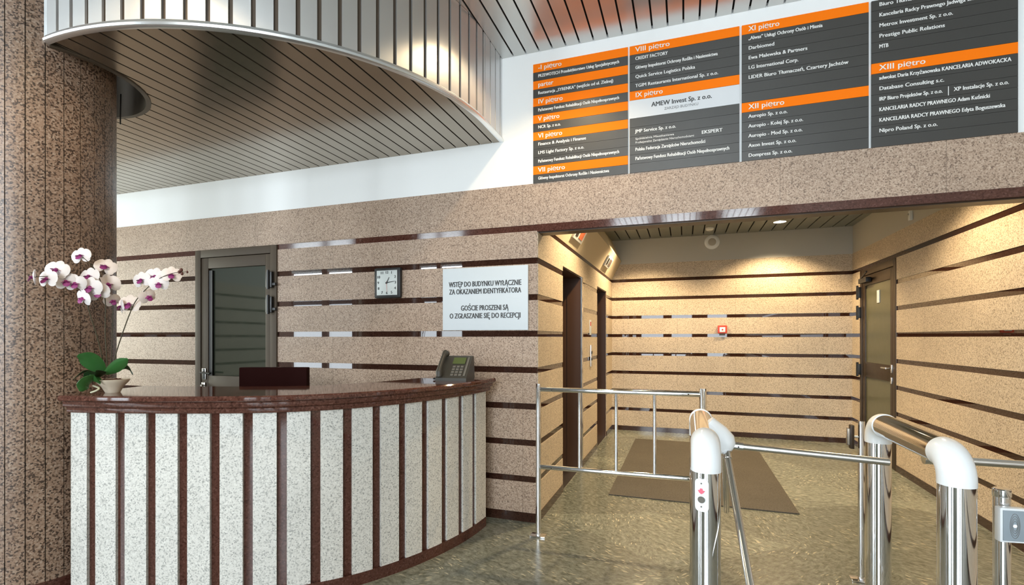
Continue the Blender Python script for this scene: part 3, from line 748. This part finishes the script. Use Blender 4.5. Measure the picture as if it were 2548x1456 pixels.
# viewing-independent local frame: u = roughly across (camera right), v = depth
U = Vector((.95*1.0, .31, 0)); V = Vector((-.31, .95, 0))
kZ = 2.83
def P(px, py, dv=0):
    """orchid-local point from sideways offset and height read off the photo (metres), dv = depth offset"""
    Z_ = kZ+dv; u = (px-1274)/1238
    Fv = Vector((-math.sin(YAW), math.cos(YAW), 0)); Rv = Vector((math.cos(YAW), math.sin(YAW), 0))
    w = Fv*Z_ + Rv*(u*Z_); return Vector((w.x-OX, w.y-OY, EYE-(py-840)*Z_/1238-ZT))
def leaf(pts, widths, m, thick=.0025, fold=.25, twist=.9):
    mb = MB(); pts = [Vector(p) for p in pts]
    C = catmull3(pts, 5); Wd = catmull3([Vector((w_,0,0)) for w_ in widths], 5); rows = []
    for i, p in enumerate(C):
        t = (C[min(i+1, len(C)-1)]-C[max(i-1, 0)]).normalized(); s_ = t.cross(Vector((0,0,1)))
        s_ = s_.normalized() if s_.length > .05 else Vector((1,0,0)); s_ = Matrix.Rotation(twist if t.dot(Vector((.945,.327,0))) < 0 else -twist, 3, t) @ s_; n_ = s_.cross(t)
        w_ = max(Wd[i].x, .0008)
        rows.append([(p + s_*w_*k + n_*(abs(k)*fold*w_)) for k in (-1,-.6,0,.6,1)] + [n_])
    top = [[mb.bm.verts.new(q) for q in r[:5]] for r in rows]; bot = [[mb.bm.verts.new(q-r[5]*thick) for q in r[:5]] for r in rows]
    for a, b in zip(range(len(rows)-1), range(1, len(rows))):
        for j in range(4):
            mb.face([top[a][j], top[a][j+1], top[b][j+1], top[b][j]], m, True); mb.face([bot[a][j], bot[b][j], bot[b][j+1], bot[a][j+1]], m, True)
        mb.face([top[a][0], top[b][0], bot[b][0], bot[a][0]], m, True); mb.face([top[a][4], bot[a][4], bot[b][4], top[b][4]], m, True)
    mb.face([*top[0], *bot[0][::-1]], m); mb.face([*top[-1][::-1], *bot[-1]], m)
    return mb.build('leaf', orc)
def catmull3(P_, n):
    P_ = [Vector(p) for p in P_]; P_ = [P_[0]*2-P_[1]] + P_ + [P_[-1]*2-P_[-2]]; out = []
    for i in range(1, len(P_)-2):
        for j in range(n):
            t = j/n; a, b, c, d = P_[i-1:i+3]; out.append(.5*((2*b)+(c-a)*t+(2*a-5*b+4*c-d)*t*t+(3*b-a-3*c+d)*t**3))
    out.append(P_[-2]); return out
leaf([P(262,927,.0), P(240,912,-.04), P(215,893,-.08), P(193,884,-.11)], [.012,.042,.044,.008], 'leaf')
leaf([P(262,930,-.02), P(282,918,-.05), P(302,903,-.08), P(318,893,-.1)], [.012,.030,.028,.005], 'leaf')
leaf([P(285,925,.05), P(305,912,.06), P(322,920,.05), P(330,932,.04)], [.010,.024,.022,.005], 'leaf_dark')
leaf([P(262,930,-.03), P(243,938,-.08), P(228,940,-.11), P(214,926,-.14)], [.014,.042,.040,.010], 'leaf_dark')
leaf([P(248,940,-.07), P(230,948,-.13), P(212,958,-.16), P(201,974,-.17)], [.010,.040,.042,.008], 'leaf')
leaf([P(240,930,0), P(215,925,-.06), P(200,930,-.09), P(182,944,-.13)], [.004,.010,.008,.002], 'leaf_dark')
mb = MB(); mb.tube(catmull3([P(232,960,-.10), P(246,966,-.11), P(240,972,-.12), P(226,977,-.12)], 4), .005, 'root', 8); mb.build('aerial_root', orc)
def stem(pts, r0=.0032, r1=.0016):
    c = catmull3(pts, 6); mb = MB(); mb.tube(c, [r0+(r1-r0)*i/(len(c)-1) for i in range(len(c))], 'stem', 8); mb.build('stem', orc)
stem([P(262,925,0), P(245,850,-.04), P(222,775,-.09), P(214,735,-.11), P(190,708,-.14), P(150,690,-.19), P(112,688,-.25), P(82,690,-.29)])
stem([P(268,925,0), P(262,830,-.01), P(262,750,-.02), P(250,700,-.04), P(232,665,-.07), P(206,640,-.11)])
stem([P(275,925,.02), P(298,850,.04), P(320,788,.04), P(336,752,.03), P(358,725,.04), P(392,696,.05), P(430,680,.05), P(468,676,.05)])
for a in ((272,925,.01),):
    mb = MB(); mb.tube([P(276,925,.03), P(279,840,.04), P(281,760,.04)], .0022, 'stem', 8); mb.build('support_cane', orc)
def petal(mb, c, d, n_, L_, w_, m, cup=.12):
    """flat rounded petal from centre c in direction d, facing n_"""
    s_ = d.cross(n_).normalized(); rows = []
    prof = [(0,.12),(.12,.42),(.3,.82),(.5,1),(.7,.98),(.87,.72),(.97,.34),(1,.06)]
    for t, q in prof:
        o = c + d*(L_*t) + n_*(cup*L_*math.sin(t*PI)*.5 - .1*L_*t*t)
        rows.append([o + s_*(w_*q*k) - n_*(abs(k)*q*w_*.16) for k in (-1,-.5,0,.5,1)])
    tv = [[mb.bm.verts.new(p) for p in r] for r in rows]; bv = [[mb.bm.verts.new(p-n_*.0012) for p in r] for r in rows]
    for a in range(len(rows)-1):
        for j in range(4):
            mb.face([tv[a][j], tv[a][j+1], tv[a+1][j+1], tv[a+1][j]], m, True); mb.face([bv[a][j], bv[a+1][j], bv[a+1][j+1], bv[a][j+1]], m, True)
        mb.face([tv[a][0], tv[a+1][0], bv[a+1][0], bv[a][0]], m, True); mb.face([tv[a][4], bv[a][4], bv[a+1][4], tv[a+1][4]], m, True)
    mb.face([*tv[0], *bv[0][::-1]], m); mb.face([*tv[-1][::-1], *bv[-1]], m)
def flower(c, yaw, pitch, size, m='petal', roll=0):
    """phalaenopsis bloom: two wide petals, three sepals, a magenta lip.  Faces direction yaw/pitch"""
    n_ = Vector((math.sin(yaw)*math.cos(pitch), -math.cos(yaw)*math.cos(pitch), math.sin(pitch)))
    up = (Vector((0,0,1)) - n_*n_.z).normalized(); up = Matrix.Rotation(roll, 3, n_) @ up; rt = up.cross(n_).normalized()
    fl = bpy.data.objects.new('flower', None); 
    mb = MB()
    D = lambda a: (rt*math.cos(a) + up*math.sin(a)).normalized()
    for a in (90, 215, 325): petal(mb, c, D(math.radians(a)), n_, size*.50, size*.19, m)
    for a in (14, 166): petal(mb, c + n_*.002, D(math.radians(a)), n_, size*.52, size*.31, m)
    f = mb.build('flower', orc)
    mb = MB()
    petal(mb, c + n_*.004, (D(-PI/2)*.7 + n_*.7).normalized(), (n_*.7-D(-PI/2)*.7).normalized(), size*.34, size*.15, 'lip', .3)
    for s_ in (-1, 1): petal(mb, c + n_*.004, (rt*s_*.8 + n_*.5).normalized(), up, size*.22, size*.11, 'lip')
    mb.ball(c + n_*.006, size*.08, 'lip', n=8)
    mb.build('flower_lip', f)
R_ = math.radians
base = R_(33)   # towards the viewer side of the desk
def front(px):
    return min(.02, -.30 + .0016*(px-80)) if px < 290 else .02
FL = [  # px, py, depth, yaw, pitch, size
 (201,637,.03,-5,10,.088,'petal',.2),(84,690,0,-60,0,.075,'petal',.3),(118,694,0,-15,5,.092,'petal',0),(141,672,.01,5,15,.098,'petal',-.2),
 (164,700,-.01,30,-5,.088,'petal',.2),(187,705,-.02,15,-10,.085,'petal',.1),(222,688,0,-10,10,.092,'petal',.1),(225,715,-.03,0,-5,.098,'petal',-.1),
 (243,727,-.03,15,-8,.096,'petal',.3),(207,742,-.02,-25,-15,.082,'petal',-.3),(262,664,.02,20,20,.095,'petal_peach',-.3),(270,707,.01,10,-10,.10,'petal_peach',.2),
 (279,748,.02,40,-20,.07,'petal_peach',.5),(302,763,.01,-50,-5,.072,'petal',.4),(322,757,.02,0,5,.098,'petal_peach',0),
 (352,697,.03,-10,5,.088,'petal',.2),(386,688,.05,5,0,.090,'petal',-.2),(395,706,.03,15,-5,.085,'petal',.1),(367,738,.04,55,-10,.078,'petal_peach',.5),(427,684,.05,20,5,.088,'petal_peach',0)]
for px, py, dv, yw, pt, sz, m_, rl in FL:
    flower(P(px, py, dv+front(px)), base+R_(yw)-R_(5), R_(pt), sz*1.16, m_, rl)
for px, py, r in ((451,672,.009),(453,681,.008),(466,677,.006),(446,677,.008)):
    mb = MB(); mb.ball(P(px, py, .05), r, 'bud', (1,1,1.25), 10); mb.build('bud', orc)

# ------------------------------------------------------------------ turnstiles
TR = .0575
ZTUBE = .990
def turnstile(x, y0, y1, label, arms=True, plate=True, rz=0):
    t = thing('tripod_turnstile' if arms else 'barrier_frame', label, 'turnstile' if arms else 'barrier', (x, y0, 0), rz)
    L_ = y1-y0; er = .085; zc = ZTUBE
    for nm, yy in (('front_post', 0), ('rear_post', L_)):
        mb = MB(); mb.tube([(0,yy,.012), (0,yy,zc-.095)], TR, 'chrome', 48); mb.build(nm, t)
        mb = MB(); mb.lathe([(.085,0),(.085,.008),(.072,.014),(TR+.001,.016)], 'chrome', 40, (0,yy,0)); mb.build('floor_flange', t)
    for nm, yy, sg in (('elbow_cap', 0, 1), ('elbow_cap', L_, -1)):
        pts = [(0, yy, zc-.102), (0, yy, zc-.095)] + [(0, yy+sg*(er-er*math.cos(a)), zc-er+er*math.sin(a)-.0) for a in [PI/2*i/8 for i in range(9)]] + [(0, yy+sg*(er+.015), zc)]
        mb = MB(); mb.tube(pts, TR+.002, 'white_plastic', 40); mb.build(nm, t)
    mb = MB(); mb.tube([(0, er+.013, zc), (0, L_-er-.013, zc)], TR-.001, 'chrome', 48); mb.build('cross_tube', t)
    # tripod head
    hc = Vector((.070, .30, zc-.025))
    ax = Vector((1,0,-1)).normalized()
    if not arms:
        mb = MB(); mb.tube([Vector((0,.275,zc-.066)), Vector((.07,.275,zc-.066))], .024, 'chrome', 24); mb.build('rail_socket', t)
        mb = MB(); mb.tube([Vector((.07,.275,zc-.066)), Vector((1.185,.275,zc-.066))], .0165, 'steel', 20); mb.build('barrier_rail', t)
        return t
    mb = MB(); mb.tube([hc-ax*.09, hc-ax*.02, hc+ax*.03, hc+ax*.06, hc+ax*.072], [.052,.062,.058,.038,.012], 'white_plastic', 32); mb.build('tripod_hub', t)
    if arms:
        o = hc + ax*.035
        D = [Vector((1,0,-.045)).normalized(), Vector((.09,-.707,-.707)).normalized(), Vector((.06,.707,-.707)).normalized()]
        for d in D:
            mb = MB(); mb.tube([o+d*.02, o+d*.075], .0185, 'chrome', 20); mb.tube([o+d*.07, o+d*.64, o+d*.644], [.0155,.0155,.009], 'steel', 20)
            mb.ball(o+d*.055+Vector((0,-.018,0)), .004, 'black', n=8)
            mb.build('arm', t)
    if plate:
        p = bpy.data.objects.new('pictogram_plate', None)
        mb = MB()
        # rounded plate wrapped on the post, facing the approach side
        w_, h_ = .026, .066; th0 = -PI/2 - math.radians(19)
        mb2 = MB(); n = 10
        def pt(u, v, r): a = th0+u/TR; return (r*math.cos(a), r*math.sin(a), v)
        outl = []
        for cx_, cz_, a0 in ((w_-.018, h_-.018, 0), (-w_+.018, h_-.018, 90), (-w_+.018, -h_+.018, 180), (w_-.018, -h_+.018, 270)):
            for i in range(6): a = math.radians(a0+18*i); outl.append((cx_+.018*math.cos(a), cz_+.018*math.sin(a)))
        lo = [mb2.bm.verts.new(pt(u, .80+v, TR+.001)) for u, v in outl]; hi = [mb2.bm.verts.new(pt(u, .80+v, TR+.0045)) for u, v in outl]
        c_ = mb2.bm.verts.new(pt(0, .80, TR+.0045))
        for i in range(len(outl)):
            j = (i+1) % len(outl); mb2.face([lo[i], lo[j], hi[j], hi[i]], 'white_plastic'); mb2.face([hi[i], hi[j], c_], 'white_plastic')
        pl = mb2.build('pictogram_plate', t)
        def badge(name, v0, r, m, shape):
            mb = MB()
            if shape == 'arrow':
                Q = [(-.9,.2),(-.45,.2),(-.30,.75),(.30,.75),(.45,.2),(.9,.2),(.55,-.45),(0,-.85),(-.55,-.45)]
            else: Q = [(math.cos(2*PI*i/20), math.sin(2*PI*i/20)) for i in range(20)]
            v = [mb.bm.verts.new(pt(a*r, v0+b*r, TR+.0062)) for a, b in Q]; cc = mb.bm.verts.new(pt(0, v0, TR+.0066))
            b2 = [mb.bm.verts.new(pt(a*r, v0+b*r, TR+.0042)) for a, b in Q]
            for i in range(len(Q)): j = (i+1)%len(Q); mb.face([v[i], v[j], cc], m); mb.face([b2[i], b2[j], v[j], v[i]], m)
            mb.build(name, pl)
        badge('arrow_symbol', .817, .0145, 'pink', 'arrow'); badge('round_symbol', .782, .0135, 'key', 'disc'); badge('screw', .848, .003, 'key', 'disc'); badge('screw', .754, .003, 'key', 'disc')
    return t
turnstile(.085, 2.215, 3.00, 'chrome tripod turnstile with a pictogram plate, its arm barring the passage')
turnstile(.965, 2.31, 3.11, 'chrome barrier frame nearer the right wall, its long cross tube in full view', arms=False, plate=False)

# card reader post
cr = thing('card_reader_post', 'short chrome post with a square blue grey card reader at the right edge', 'card reader', (1.17, 2.46, 0))
mb = MB(); mb.lathe([(.05,0),(.05,.008),(.03,.012)], 'chrome', 28); mb.build('floor_flange', cr)
mb = MB(); mb.tube([(0,0,.01), (0,0,.845)], .0265, 'chrome', 36); mb.build('post', cr)
mb = MB(); mb.lathe([(.0268,0),(.0285,.004),(.0285,.028),(.024,.032)], 'chrome', 36, (0,0,.82)); mb.build('post_cap', cr)
rz = math.radians(8)
mb = MB(); mb.box(-.046, .044, -.062, -.030, .662, .793, 'white_plastic', .006); hs = mb.build('reader_housing', cr); hs.rotation_euler[2] = rz
mb = MB(); mb.box(-.038, .036, -.0665, -.0615, .670, .785, 'reader', .002); 
for k, (a, b) in enumerate(((.020,.055),(.016,.044),(.012,.033),(.009,.022))):
    pts = [(-.001+a*.8*math.cos(2*PI*i/28), -.0668, .728+b*.85*math.sin(2*PI*i/28)) for i in range(29)]; mb.tube(pts, .0007, 'key', 5, caps=False)
f_ = mb.build('reader_face', cr); f_.rotation_euler[2] = rz
mb = MB(); mb.ball((-.001,-.0675,.728), .006, 'led', (1,.3,.9), 12); q = mb.build('indicator_light', cr); q.rotation_euler[2] = rz

# ------------------------------------------------------------------ railings
rl = thing('railing', 'chrome railing panel with three balusters from the wall corner to the turnstile', 'railing', (-1.0, 3.47, 0), math.radians(1.5))
RX = 1.115; rr = .0175
mb = MB(); mb.tube([(0,0,.01), (0,0,1.105)], .019, 'chrome', 24); mb.build('post', rl)
mb = MB(); mb.tube([(RX,0,.01), (RX,0,1.105)], .023, 'chrome', 24); mb.build('post', rl)
for x_ in (0, RX): mb = MB(); mb.box(x_-.055, x_+.055, -.035, .035, 0, .010, 'chrome', .002); mb.build('floor_plate', rl)
for z_ in (1.065, .505):
    mb = MB(); mb.tube([(.018,0,z_), (RX-.018,0,z_)], rr, 'chrome', 20)
    for x_ in (.10, RX-.09): mb.ball((x_, -rr, z_), .005, 'black', n=8)
    mb.build('rail', rl)
for k in (.30, .555, .81): mb = MB(); mb.tube([(k,0,.505), (k,0,1.065)], .0115, 'chrome', 14); mb.build('baluster', rl)
rp = thing('railing_post', 'slim chrome railing post behind the right turnstile', 'railing post', (.99, 3.46, 0))
mb = MB(); mb.tube([(0,0,.01), (0,0,.945)], .0175, 'chrome', 24); mb.build('post', rp)
mb = MB(); mb.box(-.055, .055, -.035, .035, 0, .010, 'chrome', .002); mb.build('floor_plate', rp)
mb = MB(); mb.box(-.060, -.040, -.02, .02, .78, .92, 'dark_brown_metal', .003); mb.rod((-.04,0,.85), (-.01,0,.85), .008, 'steel'); mb.box(-.075,-.060,-.012,.012,.80,.90,'steel',.002); mb.build('gate_bracket', rp)

# ------------------------------------------------------------------ floor mat
fm = MB(); fm.box(-.655, .885, 4.585, 7.235, .0005, .010, 'mat', .003)
o = fm.build('floor_mat'); o['label'] = 'dark brown rectangular entrance mat on the lobby floor'; o['category'] = 'mat'

# ------------------------------------------------------------------ small wall fittings
def facing(name, label, cat, loc, group=None): return thing(name, label, cat, loc, 0, group)
ac = facing('alarm_call_point', 'small red and white fire alarm call point on the end wall', 'alarm', (.524, YB-.006, 1.555))
mb = MB(); mb.box(-.062, .062, -.045, 0, -.055, .062, 'red', .008); mb.build('housing', ac)
mb = MB(); mb.box(-.038, .038, -.049, -.044, -.035, .035, 'white_plastic', .002); mb.build('glass_window', ac)
mb = MB(); mb.ball((0,-.05,0), .012, 'red', (1,.4,1), 12); mb.build('button', ac)
mb = MB(); mb.box(-.038, .038, -.03, -.001, -.085, -.056, 'key', .004); mb.build('base', ac)
sp_ = facing('round_wall_speaker', 'round white speaker on the white band of the end wall', 'speaker', (.385, YB, 2.845))
Rx = Matrix.Rotation(PI/2, 3, 'X')
mb = MB(); mb.lathe([(.105,0),(.105,.012),(.085,.028),(.070,.030)], 'white_plastic', 32)
for v in mb.bm.verts: v.co = Rx @ v.co
mb.build('bezel', sp_)
mb = MB(); mb.lathe([(.001,.034),(.050,.034),(.060,.026)], 'key2', 32, caps=False)
M['key2'] = mat('grey_speaker_grille', (.45,.44,.41), .6)
for v in mb.bm.verts: v.co = Rx @ v.co
mb.build('grille', sp_)
sd = facing('smoke_detector', 'small white smoke detector on the lobby ceiling near the round speaker', 'smoke detector', (.33, 7.4, ZA))
mb = MB(); mb.lathe([(.055,0),(.055,-.018),(.040,-.034),(.02,-.038)], 'white_plastic', 28); mb.build('housing', sd)
mb = MB(); mb.lathe([(.012,-.038),(.012,-.044),(.004,-.046)], 'key2', 16); mb.build('sensor', sd)
ws = facing('wall_sensor', 'small white sensor on the white strip of the right wall', 'sensor', (XR-.001, 6.03, 2.665))
mb = MB(); mb.box(-.03, 0, -.022, .022, -.05, .05, 'white_plastic', .008); mb.build('housing', ws)
mb = MB(); mb.ball((-.03,0,.01), .012, 'key2', n=10); mb.build('lens', ws)
nt_ = facing('floor_notice', 'white and red safety notice between the two lift doorways', 'notice', (XL+.007, 5.98, 1.56))
mb = MB(); mb.box(0, .005, -.055, .055, -.09, .09, 'white_sign', .001); mb.build('panel', nt_)
mb = MB(); mb.box(.0052, .0062, -.035, .035, .02, .07, 'red'); mb.build('red_field', nt_)
cb = facing('lift_call_panel', 'slim steel call button panel between the two lift doorways', 'call panel', (XL+.007, 6.0, 1.22))
mb = MB(); mb.box(0, .014, -.045, .045, -.13, .13, 'steel', .004); mb.build('plate', cb)
for z_ in (.04, -.04): mb = MB(); mb.rod((.012,0,z_), (.022,0,z_), .018, 'black', 16); mb.build('button', cb)
for yy, lab in ((4.95, 'lift arrival display box above the lift doorway nearer the railing'), (6.95, 'lift arrival display box above the far lift doorway')):
    ld = thing('lift_display', lab, 'lift display', (XL+.002+.075, yy, 2.4875), 0, 'display boxes above the lift doorways')
    an = math.atan2(.148, .285)      # slope of the bulkhead face
    Rm = Matrix.Rotation(an, 3, 'Y')
    def tb(x0_, x1_, y0_, y1_, z0_, z1_, m, nm, bv=.002):
        mb = MB(); mb.box(x0_, x1_, y0_, y1_, z0_, z1_, m, bv)
        for v in mb.bm.verts: v.co = Rm @ v.co
        return mb.build(nm, ld)
    tb(.0, .022, -.20, .20, -.075, .075, 'white_strip', 'housing'); tb(.022, .027, -.02, .14, -.045, .05, 'amber' if yy < 5 else 'unlit_display', 'screen'); tb(.022, .026, -.16, -.07, -.045, .045, 'black', 'arrow_panel')
cbx = thing('hanging_cable', 'short dark cable hanging from the gap around the column', 'cable', (-3.50, 2.245, ZS-.16))
mb = MB(); mb.tube([(0,0,0), (.002,0,.08), (0,.003,.2)], .004, 'black', 8); mb.build('cable_sheath', cbx)
